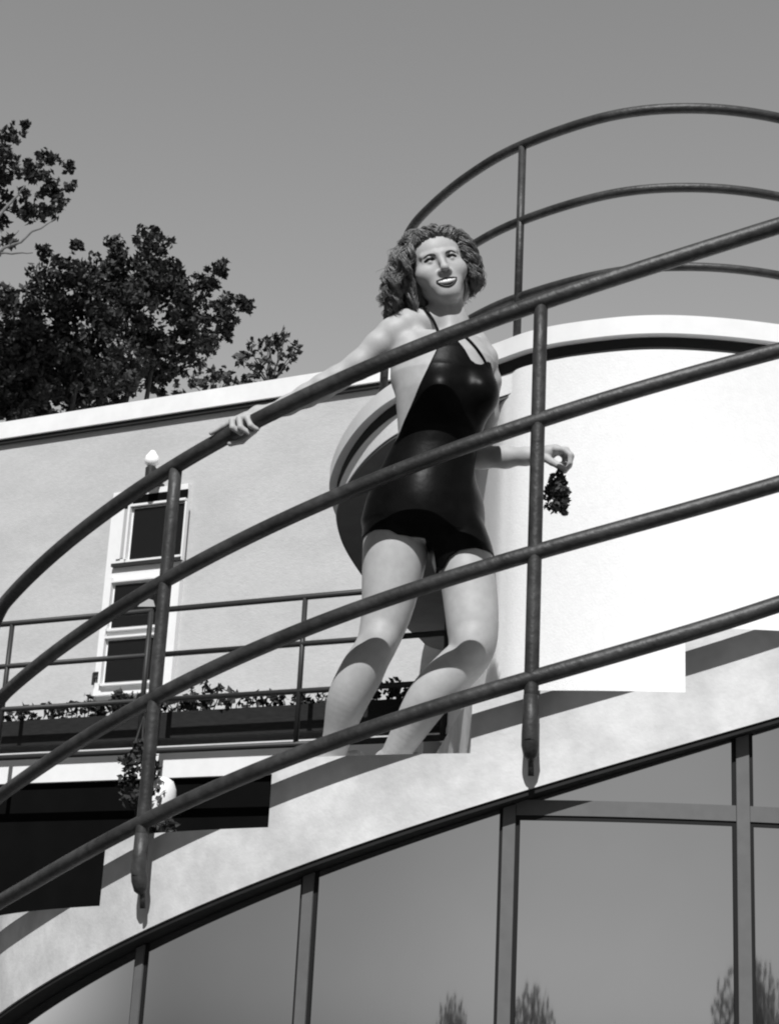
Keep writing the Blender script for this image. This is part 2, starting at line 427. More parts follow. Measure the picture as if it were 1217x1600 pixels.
for (x0, x1, y0, y1) in ((211, 296, 788, 873), (193, 276, 908, 981), (191, 273, 996, 1067)):
    cs = MB(); e_ = 3.2
    fr(x0-e_, x0, y0-e_, y1+e_, .0362, .03, cs); fr(x1, x1+e_, y0-e_, y1+e_, .0362, .03, cs)
    fr(x0, x1, y0-e_, y0, .0362, .0295, cs); fr(x0, x1, y1, y1+e_, .0362, .0295, cs)
    cs.obj('casing', M_wood, wobj)
# small dark F shaped mark
fm = MB(); f0 = fp(147, 1052, .05); f1 = fp(148, 1070, .05); up_ = np.array([0, 0, 1.]); hx = -hd
fm.tube([np.array([f0[0], f0[1], f1[2]]), f0], .0085, 8); fm.tube([f0 - hx*.0, f0 + hx*.055], .0085, 8)
fm.tube([f0 - up_*.03, f0 - up_*.03 + hx*.042], .0085, 8); fm.tube([f0 - up_*.045 - nn*.05, f0 - up_*.045], .007, 8)
tag(fm.obj('wall_hook', M_thin), 'small dark F shaped iron hook on the house wall left of the lowest window pane', 'hook')
# globe lamp
gc = fp(238, 718, .14)
lamp = thing('wall_lamp', fp(240, 745, 0), 'small white globe lamp on a dark bracket above the rear window', 'lamp')
MB().lathe(gc, [(.012, -.05), (.028, -.044), (.044, -.025), (.047, -.005), (.042, .018), (.030, .034), (.022, .046), (.014, .058), (.004, .062)], 18).obj('globe', M_globe, lamp, True)
lb = MB(); lb.lathe(gc, [(.03, -.15), (.034, -.14), (.036, -.06), (.026, -.048)], 14)
e = gc + np.array([0, 0, -.13]); lb.tube([e, e - nn*.15], .014, 10); lb.obj('bracket', M_thin, lamp)
# balcony
BO = 1.0
zb1, zb0 = zat(300, 1166, BO), zat(300, 1214, BO)
balc = thing('balcony', on_line(300, zb0, BO), 'white balcony slab of the rear house above a dark recess', 'balcony')
hbar(-400, 0, 800, .002, BO, zb0, zb1).obj('slab', M_fascia, balc)
# solid black storey below the balcony, its deep shade put into the colour
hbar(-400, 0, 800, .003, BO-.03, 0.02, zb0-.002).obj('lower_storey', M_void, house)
# planter
PO = BO-.24
zp1, zp0 = zat(300, 1109, PO+.18), zat(300, 1150, PO+.18)
pl = thing('flower_box', on_line(300, zp0, PO), 'long dark wooden flower box on the balcony edge behind the stair railing', 'flower box')
hbar(-350, 0, 780, PO-.04, .2, zp0, zp1).obj('trough', M_box, pl)
hbar(-345, 0, 775, PO-.02, .16, zp1-.02, zp1+.004).obj('soil', M_void, pl)
# thin balcony railing
RO = BO+.22
br = thing('balcony_railing', on_line(480, zb0, RO), 'thin dark balcony railing with slim posts in front of the flower box', 'railing')
def thin_rail(a, b, z, r, name):
    A_, B_ = on_line(a, z, RO), on_line(b, z, RO); MB().tube([A_, B_], r, 10).obj(name, M_thin, br, True)
zr1, zr2, zr3, zr4 = zat(420, 938, RO), zat(420, 1010, RO), zat(420, 1083, RO), zat(420, 1165, RO)
thin_rail(-350, 243, zr1, .0155, 'top_rail'); thin_rail(-350, 243, zr2, .0145, 'middle_rail')
thin_rail(-350, 243, zr3, .0145, 'middle_rail'); thin_rail(-350, 780, zr4, .0155, 'bottom_rail')
thin_rail(256, 780, zr2, .0145, 'middle_rail'); thin_rail(256, 780, zr3, .0145, 'middle_rail')
a = on_line(780, zr1, RO); b = on_line(268, zr1, RO); c = on_line(259, zr1-.09, RO); 
MB().tube([a, b, b*.45+c*.55+np.array([0, 0, .032]), c, np.array([c[0], c[1], zr4])], .0155, 10).obj('top_rail', M_thin, br, True)
for px in (-160, 22, 238, 477, 700):
    q = fp(px, 960 if px < 100 else 940, RO)
    MB().tube([(q[0], q[1], zr1), (q[0], q[1], zr4-.005)], .014, 10).obj('post', M_thin, br, True)

# leaves ----------------------------------------------------------
def leaves(C, R, n, size, squash=.8, shell=.5, dirbias=None, wind=.6):
    """leaf quads (bent in the middle) in an ellipsoid of centre C and radius R"""
    d = rng.normal(size=(n, 3)); d /= np.linalg.norm(d, axis=1)[:, None]
    r = rng.uniform(shell, 1, n)**(1/2.)
    p = np.asarray(C) + d*r[:, None]*np.asarray(R)
    a = rng.normal(size=(n, 3)); a /= np.linalg.norm(a, axis=1)[:, None]
    b = np.cross(a, rng.normal(size=(n, 3))); b /= np.linalg.norm(b, axis=1)[:, None]
    c = np.cross(a, b)
    s = size*rng.uniform(.6, 1.25, n)[:, None]
    q = np.stack([p - a*s, p - b*s*.55 + c*s*.15, p + a*s, p + b*s*.55 + c*s*.15], 1)
    return q.reshape(-1, 3)
def leaf_obj(name, Q, m, parent=None):
    V = np.concatenate(Q); return mesh_np(name, V, np.arange(len(V)).reshape(-1, 4), m, parent, False)

def clumps(Y, L, size, dens, jitter=.6, sub=7):
    Q = []
    for (px, py, rp_) in L:
        c = on_y(px, py, Y + rng.uniform(-jitter, jitter)); R_ = rp_*Y/F
        for _ in range(sub + int(rp_/6)):
            d = rng.normal(size=3); d /= np.linalg.norm(d); rr = R_*rng.uniform(.0, 1)**.5*.86
            cc = c + d*rr*np.array([1, 1.3, 1]); r2 = R_*rng.uniform(.16, .34)
            Q.append(leaves(cc, (r2, r2*1.1, r2*.8), int(dens*(r2/size)**2)+3, size, shell=.1))
    return Q
def branch_mb(mb, a, b, r0, r1, wob=.12, n=8):
    a = np.asarray(a, float); b = np.asarray(b, float); L_ = np.linalg.norm(b-a)
    pts = [a + (b-a)*k/n + (rng.normal(size=3)*wob*L_/n if 0 < k < n else 0) for k in range(n+1)]
    mb.tube(pts, list(np.linspace(r0, r1, n+1)), 8); return pts
YT = 17.
big = [(-170, 520, 130), (-60, 590, 110), (-80, 470, 90), (5, 560, 85), (55, 480, 72), (115, 440, 52), (150, 500, 75), (185, 425, 62), (238, 385, 40), (215, 470, 70), (268, 440, 55), (300, 490, 50), (325, 440, 26), (345, 418, 18),
       (350, 490, 38), (383, 474, 18), (290, 545, 52), (240, 550, 55), (180, 570, 65), (110, 570, 80), (60, 620, 55), (150, 625, 42), (20, 645, 40), (190, 640, 24), (325, 535, 25), (352, 520, 18), (45, 540, 70), (100, 600, 60), (170, 605, 45), (0, 620, 60), (245, 590, 38), (130, 650, 30), (70, 660, 30), (70, 395, 16), (120, 385, 14)]
tree = thing('broadleaf_tree', on_y(-60, 1700, YT)*np.array([1, 1, 0]), 'big dark leafy tree with dense crown rising behind the roof at the left', 'tree')
leaf_obj('crown', clumps(YT, big, .040, 5.0, .7, 26), M_leaf, tree)
tm = MB(); base = on_y(-60, 1700, YT+.5); base[2] = 0
top = on_y(60, 560, YT+.4)
branch_mb(tm, base, top, .24, .1, .1, 10)
for q in ((180, 450), (300, 480), (240, 560), (-100, 500), (120, 600), (20, 450)):
    branch_mb(tm, base*.3 + top*.7 + rng.normal(size=3)*.05, on_y(*q, YT+rng.uniform(-.4, .6)), .07, .02, .2, 7)
tm.obj('trunk', M_bark, tree, True)
YU = 15.
up = [(-120, 300, 120), (-20, 240, 55), (20, 212, 22), (42, 195, 10), (5, 275, 45), (50, 268, 36), (78, 250, 22), (85, 290, 30), (112, 290, 14), (108, 262, 13), (40, 320, 38), (75, 330, 20), (0, 345, 34), (15, 375, 16), (95, 318, 16)]
tree2 = thing('leaning_tree', on_y(-330, 1700, YU)*np.array([1, 1, 0]), 'tall tree at the left edge, its leafy bough hanging above the big tree', 'tree')
leaf_obj('crown', clumps(YU, up, .038, 4.2, .4, 18), M_leaf, tree2)
tm = MB(); base = on_y(-330, 1700, YU+.2); base[2] = 0
q0 = branch_mb(tm, base, on_y(-150, 470, YU), .2, .08, .08, 9)
for e in ((0, 395, YU), ):
    bp_ = branch_mb(tm, on_y(-150, 470, YU), on_y(0, 396, YU-.3), .05, .03, .12, 6)
    branch_mb(tm, bp_[-1], on_y(86, 342, YU-.3), .016, .005, .10, 8); branch_mb(tm, bp_[-1], on_y(52, 395, YU-.3), .012, .005, .1, 6)
    branch_mb(tm, bp_[3], on_y(40, 290, YU), .03, .01, .2, 8); branch_mb(tm, bp_[4], on_y(30, 360, YU-.2), .016, .006, .2, 6)
tm.obj('trunk', M_branch, tree2, True)
YS = 21.
def small_tree(px, py, L, dens, lab, size):
    t = thing('young_tree', on_y(px, 1700, YS)*np.array([1, 1, 0]), lab, 'tree')
    leaf_obj('crown', clumps(YS, L, size, dens, .3, 6), M_leaf2, t)
    m_ = MB(); b0 = on_y(px, 1700, YS); b0[2] = 0; tp = on_y(px+4, py, YS)
    branch_mb(m_, b0, tp, .05, .012, .04, 10)
    for (x, y, r) in L: branch_mb(m_, on_y(px+3, py+55, YS), on_y(x, y, YS), .012, .004, .15, 6)
    m_.obj('trunk', M_bark, t, True)
small_tree(418, 545, [(378, 560, 18), (388, 545, 24), (425, 532, 18), (462, 545, 14), (430, 600, 22), (388, 595, 20), (412, 570, 26), (440, 548, 22), (456, 560, 16), (446, 525, 14), (440, 582, 20), (398, 578, 20), (415, 540, 16)], 1.5, 'small sparse tree with see-through crown above the eaves, rightmost of the trees', .055)
small_tree(330, 580, [(330, 582, 26), (358, 588, 20), (300, 598, 22), (280, 610, 14), (345, 602, 20), (318, 605, 20), (372, 602, 22), (262, 622, 18), (400, 605, 16), (240, 632, 16)], 2.8, 'low bushy tree just over the eaves between the big tree and the sparse one', .055)

# plants in the flower box -----------------------------------------
k = 0
plab = {}
for (px, hgt, n, sp) in ((-60, 20, 40, 20), (62, 24, 46, 26), (118, 26, 54, 26), (180, 34, 120, 34), (222, 36, 130, 30), (285, 30, 70, 26), (330, 42, 110, 28), (395, 26, 60, 28), (450, 24, 56, 26), (505, 22, 40, 18), (612, 28, 80, 26), (655, 24, 60, 22)):
    c = on_line(px, zp1, PO+.06); s = 4e-3
    m_ = MB(); Q = []
    m_.tube([c - hd*sp*s*1.05, c + hd*sp*s*1.05], .004, 6)
    for j in range(9):
        t = c + np.array([hd[0], hd[1], 0])*rng.uniform(-sp, sp)*s + nn*rng.uniform(-.03, .06)
        e = t + np.array([rng.normal()*.02, rng.normal()*.02, hgt*s*rng.uniform(.35, 1.0)])
        m_.tube([t, (t+e)/2 + rng.normal(size=3)*.008, e], .003, 5)
        Q.append(leaves(e, (.04, .04, .03), max(int(n/9), 3), .024, shell=.0))
        Q.append(leaves((t+e)/2, (.05, .04, .03), max(int(n/16), 2), .024, shell=.0))
    names = ['small low plant at the far left end of the flower box', 'sparse leafy plant near the left post of the balcony railing', 'small leafy plant left of the window in the flower box', 'dense plant below the left part of the window', 'dense plant below the window, just left of the thick stair post', 'leafy plant just right of the thick stair post', 'tallest pointed plant in the flower box, right of the stair post', 'low spread plant in the flower box left of the slim railing post', 'low plant against the slim right railing post', 'low plant right of the slim railing post, beside the calf', 'plant seen between the legs of the woman', 'plant hidden mostly behind the forward shin of the woman']
    t_ = thing('potted_plant', c, names[k], 'plant', 'plants in the flower box')
    m_.obj('stem', M_plant, t_); leaf_obj('foliage', Q, M_plant, t_); k += 1
# hanging plant with white pot
hc = fp(250, 1248, RO+.06)
hp = thing('hanging_plant', hc, 'trailing plant hanging from the flower box beside a round white pot', 'plant')
pot = MB(); pot.lathe(hc + np.array([0, 0, 0]), [(.03, -.14), (.06, -.125), (.078, -.06), (.085, .0), (.08, .05), (.062, .09), (.04, .105), (.02, .11)], 22); pot.obj('pot', M_pot, hp, True)
Q = []
for (px, py, r, n) in ((222, 1165, .05, 50), (205, 1190, .06, 60), (228, 1195, .07, 80), (200, 1215, .05, 40), (240, 1205, .05, 50), (225, 1240, .06, 70), (205, 1250, .05, 30), (235, 1275, .05, 50), (262, 1295, .05, 40), (232, 1300, .06, 50), (190, 1228, .03, 14), (246, 1238, .02, 6), (256, 1240, .012, 3), (250, 1255, .02, 5)):
    Q.append(leaves(fp(px, py, RO+.17), (r, r, r), n, .022, shell=.0))
leaf_obj('foliage', Q, M_plant, hp)
m_ = MB()
for px in (205, 222, 236):
    m_.tube([fp(225, 1120, RO+.04), fp(px, 1180, RO+.12), fp(px+4, 1240, RO+.13), fp(px+10, 1300, RO+.12)], .005, 6)
m_.obj('stem', M_plant, hp, True)

# far wood behind the photographer, mirrored in the glass
Q = []
for j in range(60):
    wx = 1.
    x = -75 + j*2.6 + rng.uniform(-1, 1); hgt = 1.7 + 1.1*rng.random()**2 + (3.4 if 7.5 < x < 14 else 0) + (1.5 if -53 < x < -49 or -30 < x < -27 else 0)
    if hgt > 3: wx = 1.9
    Q.append(leaves((x, -62 + rng.uniform(-4, 4), 1.0+hgt*.5), (2.6*wx, 2, hgt*.55), int(420*wx), .34, shell=.0))
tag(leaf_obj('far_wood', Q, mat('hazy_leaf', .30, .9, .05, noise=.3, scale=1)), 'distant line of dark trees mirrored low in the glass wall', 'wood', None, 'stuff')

# ------------------------------------------------------------------ the woman: one signed distance field, meshed as one surface
YW = 4.785
class Field:
    def __init__(s, xs, ys, zs):
        s.x, s.y, s.z = (np.asarray(a, dtype=np.float32) for a in (xs, ys, zs))
        s.D = np.full((len(xs), len(ys), len(zs)), 1., dtype=np.float32)
    def sl(s, lo, hi):
        r = []
        for a, l, h in ((s.x, lo[0], hi[0]), (s.y, lo[1], hi[1]), (s.z, lo[2], hi[2])):
            i, j = np.searchsorted(a, l), np.searchsorted(a, h)
            if j - i < 1: return None
            r.append(slice(i, j))
        return tuple(r)
    def put(s, lo, hi, fn, k, sub=False):
        m_ = k + .025
        q = s.sl(np.asarray(lo)-m_, np.asarray(hi)+m_)
        if q is None: return
        X = s.x[q[0]][:, None, None]; Y = s.y[q[1]][None, :, None]; Z = s.z[q[2]][None, None, :]
        d = fn(X, Y, Z).astype(np.float32); a = s.D[q]
        if sub:
            b = -d; h = np.maximum(k - np.abs(a-b), 0)/k; s.D[q] = np.maximum(a, b) + h*h*k*.25
        else:
            h = np.maximum(k - np.abs(a-d), 0)/k; s.D[q] = np.minimum(a, d) - h*h*k*.25
    def cone(s, a, b, ra, rb, k=.012, sub=False):
        a = np.asarray(a, float); b = np.asarray(b, float); ba = b-a; L2 = max(float(ba@ba), 1e-10)
        R_ = max(ra, rb)
        def fn(X, Y, Z):
            px, py, pz = X-a[0], Y-a[1], Z-a[2]
            t = np.clip((px*ba[0]+py*ba[1]+pz*ba[2])/L2, 0, 1)
            return np.sqrt((px-t*ba[0])**2+(py-t*ba[1])**2+(pz-t*ba[2])**2) - (ra+(rb-ra)*t)
        s.put(np.minimum(a, b)-R_, np.maximum(a, b)+R_, fn, k, sub)
    def chain(s, pts, k=.012, sub=False):
        for (a, ra), (b, rb) in zip(pts[:-1], pts[1:]): s.cone(a, b, ra, rb, k, sub)
    def ell(s, c, r, R=np.eye(3), k=.012, sub=False):
        """ellipsoid; rows of R are its local axes"""
        c = np.asarray(c, float); r = np.asarray(r, float); e = np.abs(R.T)@r
        def fn(X, Y, Z):
            d = [X-c[0], Y-c[1], Z-c[2]]
            q = [(R[i][0]*d[0]+R[i][1]*d[1]+R[i][2]*d[2]) for i in range(3)]
            k0 = np.sqrt(sum((q[i]/r[i])**2 for i in range(3))); k1 = np.sqrt(sum((q[i]/r[i]**2)**2 for i in range(3)))
            return k0*(k0-1)/np.maximum(k1, 1e-6)
        s.put(c-e, c+e, fn, k, sub)
    def loft(s, rows, k=.02):
        """rows of (z, cx, cy, half width, half depth), from low to high"""
        A_ = np.array(rows)
        zz = A_[:, 0]
        def fn(X, Y, Z):
            Zf = Z.ravel(); t = np.clip(Zf, zz[0], zz[-1])
            v = [np.interp(t, zz, A_[:, j]).astype(np.float32)[None, None, :] for j in (1, 2, 3, 4)]
            q = np.sqrt(((X-v[0])/v[2])**2 + ((Y-v[1])/v[3])**2)
            d = (q-1)*np.minimum(v[2], v[3])
            out = np.maximum(np.maximum(zz[0]-Zf, Zf-zz[-1]), 0)[None, None, :]
            return np.where(out > 0, np.sqrt(np.maximum(d, 0)**2+out**2), d)
        s.put((A_[:, 1].min()-A_[:, 3].max(), A_[:, 2].min()-A_[:, 4].max(), zz[0]), (A_[:, 1].max()+A_[:, 3].max(), A_[:, 2].max()+A_[:, 4].max(), zz[-1]), fn, k)
    def mesh(s, D=None):
        D = s.D if D is None else D
        ins = D < 0
        nx, ny, nz = D.shape
        cnt = np.zeros((nx-1, ny-1, nz-1), np.uint8)
        for i in (0, 1):
            for j in (0, 1):
                for k in (0, 1): cnt += ins[i:nx-1+i, j:ny-1+j, k:nz-1+k]
        I, J, K = np.nonzero((cnt > 0) & (cnt < 8)); del cnt
        flat = (I.astype(np.int64)*ny + J)*nz + K
        P_ = np.zeros((len(I), 3)); N_ = np.zeros(len(I))
        co = (s.x, s.y, s.z)
        for ax in range(3):
            o1, o2 = [a for a in range(3) if a != ax]
            for u in (0, 1):
                for v in (0, 1):
                    a = [I.copy(), J.copy(), K.copy()]; a[o1] = a[o1]+u; a[o2] = a[o2]+v
                    b = [c_.copy() for c_ in a]; b[ax] = b[ax]+1
                    da = D[a[0], a[1], a[2]].astype(float); db = D[b[0], b[1], b[2]].astype(float)
                    m_ = (da < 0) != (db < 0)
                    t = np.where(m_, da/np.where(m_, da-db, 1), 0)
                    for c_ in range(3):
                        pa = co[c_][a[c_]]; pb = co[c_][b[c_]]
                        P_[:, c_] += np.where(m_, pa + (pb-pa)*t, 0)
                    N_ += m_
        P_ /= N_[:, None]
        quads = []
        for ax in range(3):
            sl0 = [slice(1, -1)]*3; sl1 = [slice(1, -1)]*3
            sl0[ax] = slice(0, -1); sl1[ax] = slice(1, None)
            A_ = ins[tuple(sl0)]; B_ = ins[tuple(sl1)]
            e = np.nonzero(A_ != B_); sgn = A_[e]
            g_ = [e[0] + (0 if ax == 0 else 1), e[1] + (0 if ax == 1 else 1), e[2] + (0 if ax == 2 else 1)]
            o1, o2 = [a for a in range(3) if a != ax]
            if ax == 1: o1, o2 = o2, o1
            cs = []
            for (u, v) in ((1, 1), (0, 1), (0, 0), (1, 0)):
                q = [c_.copy() for c_ in g_]; q[o1] = q[o1]-u; q[o2] = q[o2]-v
                cs.append(np.searchsorted(flat, (q[0].astype(np.int64)*ny + q[1])*nz + q[2]))
            Q_ = np.stack(cs, 1); Q_[~sgn] = Q_[~sgn][:, ::-1]
            quads.append(Q_)
        return P_, np.concatenate(quads)

def fwd(px): return .02*min(max((px-430)/150, 0), 1)
def W(px, py, y=YW): return on_y(px, py, y-fwd(px))
def axis(a, b, fine, f0, f1):
    out = [a]
    while out[-1] < b:
        p_ = out[-1]; h = fine[1]
        for (l, u) in zip(f0, f1):
            if l <= p_ <= u: h = fine[0]
        out.append(p_ + h)
    return out
# head frame
tilt = rad(16.5); pit = rad(-6)
HX = np.array([math.cos(tilt), 0, math.sin(tilt)])
HU = np.array([-math.sin(tilt), 0, math.cos(tilt)])
HF = np.array([0, -1., 0])
HF, HU = HF*math.cos(pit) + HU*math.sin(pit), HU*math.cos(pit) - HF*math.sin(pit)
yaw = rad(4); HX, HF = HX*math.cos(yaw) - HF*math.sin(yaw)*-1*-1, HF*math.cos(yaw) + HX*math.sin(yaw)
HX = np.cross(HF, HU)*-1 if np.cross(HF, HU)[0] < 0 else np.cross(HF, HU)
HS = 1.09
HC = W(688, 405, 4.70) - HF*.08*HS
def H(x, y, z): return HC + (HX*x + HF*y + HU*z)*HS
HR = np.stack([HX, HF, HU])

res = .0036; fin = .0021
hl, hh = HC - np.array([.102, .13, .14]), HC + np.array([.102, .06, .08])
lh = W(868, 715, 4.83); rh = W(372, 664, 4.84)
fld = Field(axis(W(318, 690, 4.84)[0]-.02, W(900, 720, 4.83)[0]+.03, (fin, res), (hl[0], lh[0]-.06), (hh[0], lh[0]+.06)),
            axis(4.57, 5.07, (.0026, res), (hl[1],), (hl[1]+.10,)),
            axis(2.295, HC[2]+.17, (fin, res), (hl[2],), (hh[2],)))
# torso
rows_px = [(530, 652, 750, 4.80, .070), (560, 622, 770, 4.792, .092), (590, 615, 770, 4.786, .104), (620, 617, 767, 4.785, .104), (650, 620, 757, 4.786, .096), (680, 622, 748, 4.787, .082), (705, 613, 741, 4.788, .083), (730, 601, 738, 4.79, .089),
           (760, 585, 740, 4.795, .103), (790, 574, 745, 4.80, .111), (820, 567, 752, 4.802, .114), (838, 571, 752, 4.803, .108), (852, 600, 728, 4.803, .09)]
rows = []
for (py, l, r, yc, b) in rows_px:
    pl_, pr_ = W(l, py, yc), W(r, py, yc)
    rows.append((.5*(pl_[2]+pr_[2]), .5*(pl_[0]+pr_[0]), yc-.02, .5*(pr_[0]-pl_[0]), b))
fld.loft(rows[::-1], .02)
fld.ell(W(752, 616, 4.735), (.043, .055, .05), k=.045); fld.ell(W(688, 616, 4.715), (.052, .058, .052), k=.05)
fld.ell(W(640, 800, 4.87), (.085, .085, .10), k=.05); fld.ell(W(710, 805, 4.87), (.08, .085, .10), k=.05)
fld.ell(W(662, 795, 4.735), (.06, .04, .08), k=.07)
# legs
def smooth_ch(L, n=4):
    q = catmull([np.array([*W(x, y, d), r]) for x, y, d, r in L], 7)
    return [(p[:3], float(p[3])) for p in q]
def ch(L): return [(W(x, y, d), r) for x, y, d, r in L]
RL = smooth_ch([(618, 830, 4.80, .090), (617, 862, 4.79, .0925), (611, 910, 4.78, .083), (603, 960, 4.77, .0695), (590, 1003, 4.762, .0575), (577, 1028, 4.760, .057), (564, 1052, 4.768, .0610), (544, 1092, 4.785, .0575), (530, 1140, 4.825, .0435), (521, 1176, 4.86, .036), (518, 1196, 4.872, .036)])
LL = smooth_ch([(712, 830, 4.80, .078), (724, 865, 4.79, .0795), (730, 898, 4.775, .079), (735, 938, 4.76, .0765), (738, 977, 4.742, .0725), (738, 1006, 4.735, .066), (731, 1026, 4.733, .061), (712, 1046, 4.737, .062), (681, 1077, 4.743, .061), (659, 1107, 4.758, .0565), (630, 1157, 4.805, .043), (609, 1194, 4.855, .036)])
fld.chain(RL, .001); fld.chain(LL, .001)
fld.ell(W(594, 1000, 4.722), (.032, .025, .036), k=.03); fld.ell(W(737, 1003, 4.692), (.034, .026, .036), k=.03)
fs_ = Field.__new__(Field); fs_.x, fs_.y, fs_.z, fs_.D = fld.x, fld.y, fld.z, fld.D.copy()
fs_.cone(W(630, 828, 4.79), W(702, 838, 4.79), .080, .070, .04)          # short straight skirt across the thighs
fs_.cone(W(655, 856, 4.77), W(718, 866, 4.77), .052, .050, .04)
D_suit = fs_.D
for (c, dx, dy) in ((RL[-1][0], .13, .05), (LL[-1][0], .14, .07)):
    h_ = np.array([c[0]-.015, c[1]+.04, 2.338])
    fld.cone(c, h_, .035, .03, .02); fld.cone(h_, (c[0]+dx*.5, c[1]+dy*.5, 2.336), .026, .026, .02); fld.cone((c[0]+dx*.5, c[1]+dy*.5, 2.336), (c[0]+dx, c[1]+dy, 2.328), .026, .016, .02)
# neck, shoulders
fld.chain([(W(708, 540, 4.80), .062), (W(703, 505, 4.80), .050), (W(696, 465, 4.795), .050)], .025)
fld.chain([(W(700, 505, 4.815), .036), (W(662, 505, 4.815), .040), (W(637, 508, 4.81), .046)], .03)
fld.chain([(W(712, 515, 4.82), .034), (W(738, 535, 4.83), .036), (W(757, 560, 4.835), .040)], .03)
fld.cone(W(636, 540, 4.80), W(640, 590, 4.80), .05, .05, .03)
fld.cone(W(697, 538, 4.734), W(655, 520, 4.765), .010, .009, .03); fld.cone(W(712, 542, 4.734), W(748, 552, 4.78), .010, .009, .03)
fld.chain([(W(700, 490, 4.762), .010), (W(704, 536, 4.745), .010)], .025)
# right arm on the rail
fld.chain(ch([(636, 510, 4.805, .0505), (614, 522, 4.805, .047), (592, 541, 4.805, .0435), (561, 571, 4.808, .040), (526, 592, 4.812, .0355), (505, 604, 4.815, .0365), (480, 618, 4.82, .0335), (450, 633, 4.825, .028), (422, 645, 4.83, .0235)]), .016)
# right hand: palm over the pipe, index along it, the others curled round it
yr = 4.838
fld.chain(ch([(422, 645, 4.83, .0235), (404, 647, 4.838, .024), (388, 653, 4.836, .0195)]), .014)
fld.cone(W(410, 650, 4.82), W(390, 659, 4.81), .018, .013, .012)
for L in ([(384, 649, 4.838, .0115), (367, 656, 4.846, .0100), (349, 666, 4.852, .0088), (330, 677, 4.856, .0070)],
          [(385, 652, 4.825, .0112), (363, 657, 4.812, .0098), (364, 668, 4.800, .0092), (377, 677, 4.803, .0078)],
          [(390, 652, 4.812, .0110), (374, 654, 4.797, .0098), (376, 668, 4.783, .0092), (390, 677, 4.785, .0076)],
          [(398, 652, 4.800, .0100), (387, 654, 4.783, .0090), (392, 665, 4.770, .0084), (402, 671, 4.773, .0070)],
          [(410, 655, 4.845, .0135), (396, 672, 4.868, .0125), (378, 688, 4.860, .0115), (360, 693, 4.848, .0095)]):
    fld.chain(ch(L), .004)
# left arm behind the waist, forearm out to the right
fld.chain(ch([(752, 562, 4.835, .040), (763, 596, 4.86, .036), (760, 650, 4.91, .034), (744, 706, 4.945, .034), (752, 714, 4.94, .0345), (790, 714, 4.905, .032), (822, 713, 4.87, .0255), (842, 712, 4.85, .0215)]), .016)
fld.chain(ch([(842, 712, 4.85, .0215), (855, 708, 4.84, .021), (867, 703, 4.83, .018)]), .012)
fld.cone(W(858, 706, 4.855), W(870, 704, 4.86), .017, .016, .012)
for L in ([(868, 702, 4.815, .0105), (880, 703, 4.805, .0092), (891, 711, 4.800, .0086), (890, 725, 4.803, .0076), (885, 734, 4.808, .0066)],
          [(870, 702, 4.832, .0108), (884, 703, 4.826, .0094), (892, 713, 4.822, .0088), (889, 728, 4.824, .0076), (882, 737, 4.826, .0066)],
          [(869, 703, 4.848, .0104), (881, 705, 4.846, .0090), (888, 714, 4.844, .0084), (884, 727, 4.844, .0074), (876, 735, 4.842, .0064)],
          [(866, 705, 4.862, .0092), (876, 708, 4.864, .0080), (882, 716, 4.862, .0074), (879, 725, 4.860, .0064)],
          [(850, 714, 4.832, .0135), (862, 722, 4.815, .0108), (873, 728, 4.806, .0096), (883, 734, 4.803, .0078)]):
    fld.chain(ch(L), .004)
# head
def hell(c, r, k=.012, sub=False): fld.ell(H(*c), np.asarray(r)*HS, HR, k, sub)
def hcone(a, b, ra, rb, k=.01, sub=False): fld.cone(H(*a), H(*b), ra*HS, rb*HS, k, sub)
hell((0, -.012, .032), (.073, .092, .082), .02)
hell((0, .036, .022), (.062, .052, .062), .03)
hell((0, .028, -.033), (.053, .056, .064), .03)
for s_ in (-1, 1):
    hcone((s_*.046, .0, -.050), (s_*.014, .066, -.095), .015, .015, .03)
    hell((s_*.044, .050, -.026), (.024, .026, .020), .03)
    hell((s_*.031, .100, .001), (.0175, .0165, .0105), .012, True)           # eye socket
    hcone((s_*.012, .0865, .015), (s_*.046, .074, .017), .0075, .006, .012)  # brow ridge
    hcone((s_*.016, .081, .0055), (s_*.031, .0865, .0075), .0032, .0034, .006); hcone((s_*.031, .0865, .0075), (s_*.046, .074, .0035), .0034, .0030, .006)  # upper lid
    hcone((s_*.017, .0795, -.0035), (s_*.031, .0840, -.0042), .0026, .0030, .007); hcone((s_*.031, .0840, -.0042), (s_*.045, .073, -.002), .0030, .0026, .007)  # lower lid
    hell((s_*.072, -.004, -.018), (.008, .017, .029), .006); hell((s_*.0735, .004, -.042), (.007, .009, .010), .006)
hcone((0, .086, .012), (0, .1035, -.031), .0075, .0088, .014)
hell((0, .1055, -.0355), (.0100, .0100, .0092), .010)
for s_ in (-1, 1):
    hell((s_*.0115, .095, -.0395), (.0068, .0085, .0068), .007)
    hell((s_*.0060, .1015, -.0445), (.0038, .0055, .0042), .003, True)
hell((0, .068, -.068), (.043, .0255, .027), .024)
hell((0, .072, -.098), (.021, .018, .015), .03)
for s_ in (-1, 1):
    hell((s_*.040, .058, -.034), (.020, .021, .018), .03)
def smile(x, z0, lift): return z0 + lift*(x/.028)**2
def lipy(x): return .0972 - 7.5*x*x
for x in np.linspace(-.0235, .0235, 9):
    hcone((x, lipy(x)+.006, smile(x, -.0735, .0080)), (x, lipy(x)-.010, smile(x, -.0735, .0080)), .0100*(1-.55*(x/.0235)**2), .0100*(1-.55*(x/.0235)**2), .003, True)
print('field', time.time()-T0)
V, Q = fld.mesh()
wloc = (float(W(600, 1000)[0]), YW+.1, 2.312)
woman = mesh_np('person', V - np.array(wloc, dtype=np.float32), Q, M_skin, None, True)
woman.location = wloc
tag(woman, 'smiling woman with wavy hair in dark swimsuit, one hand on the stair railing', 'person')
print('body', len(V), time.time()-T0)
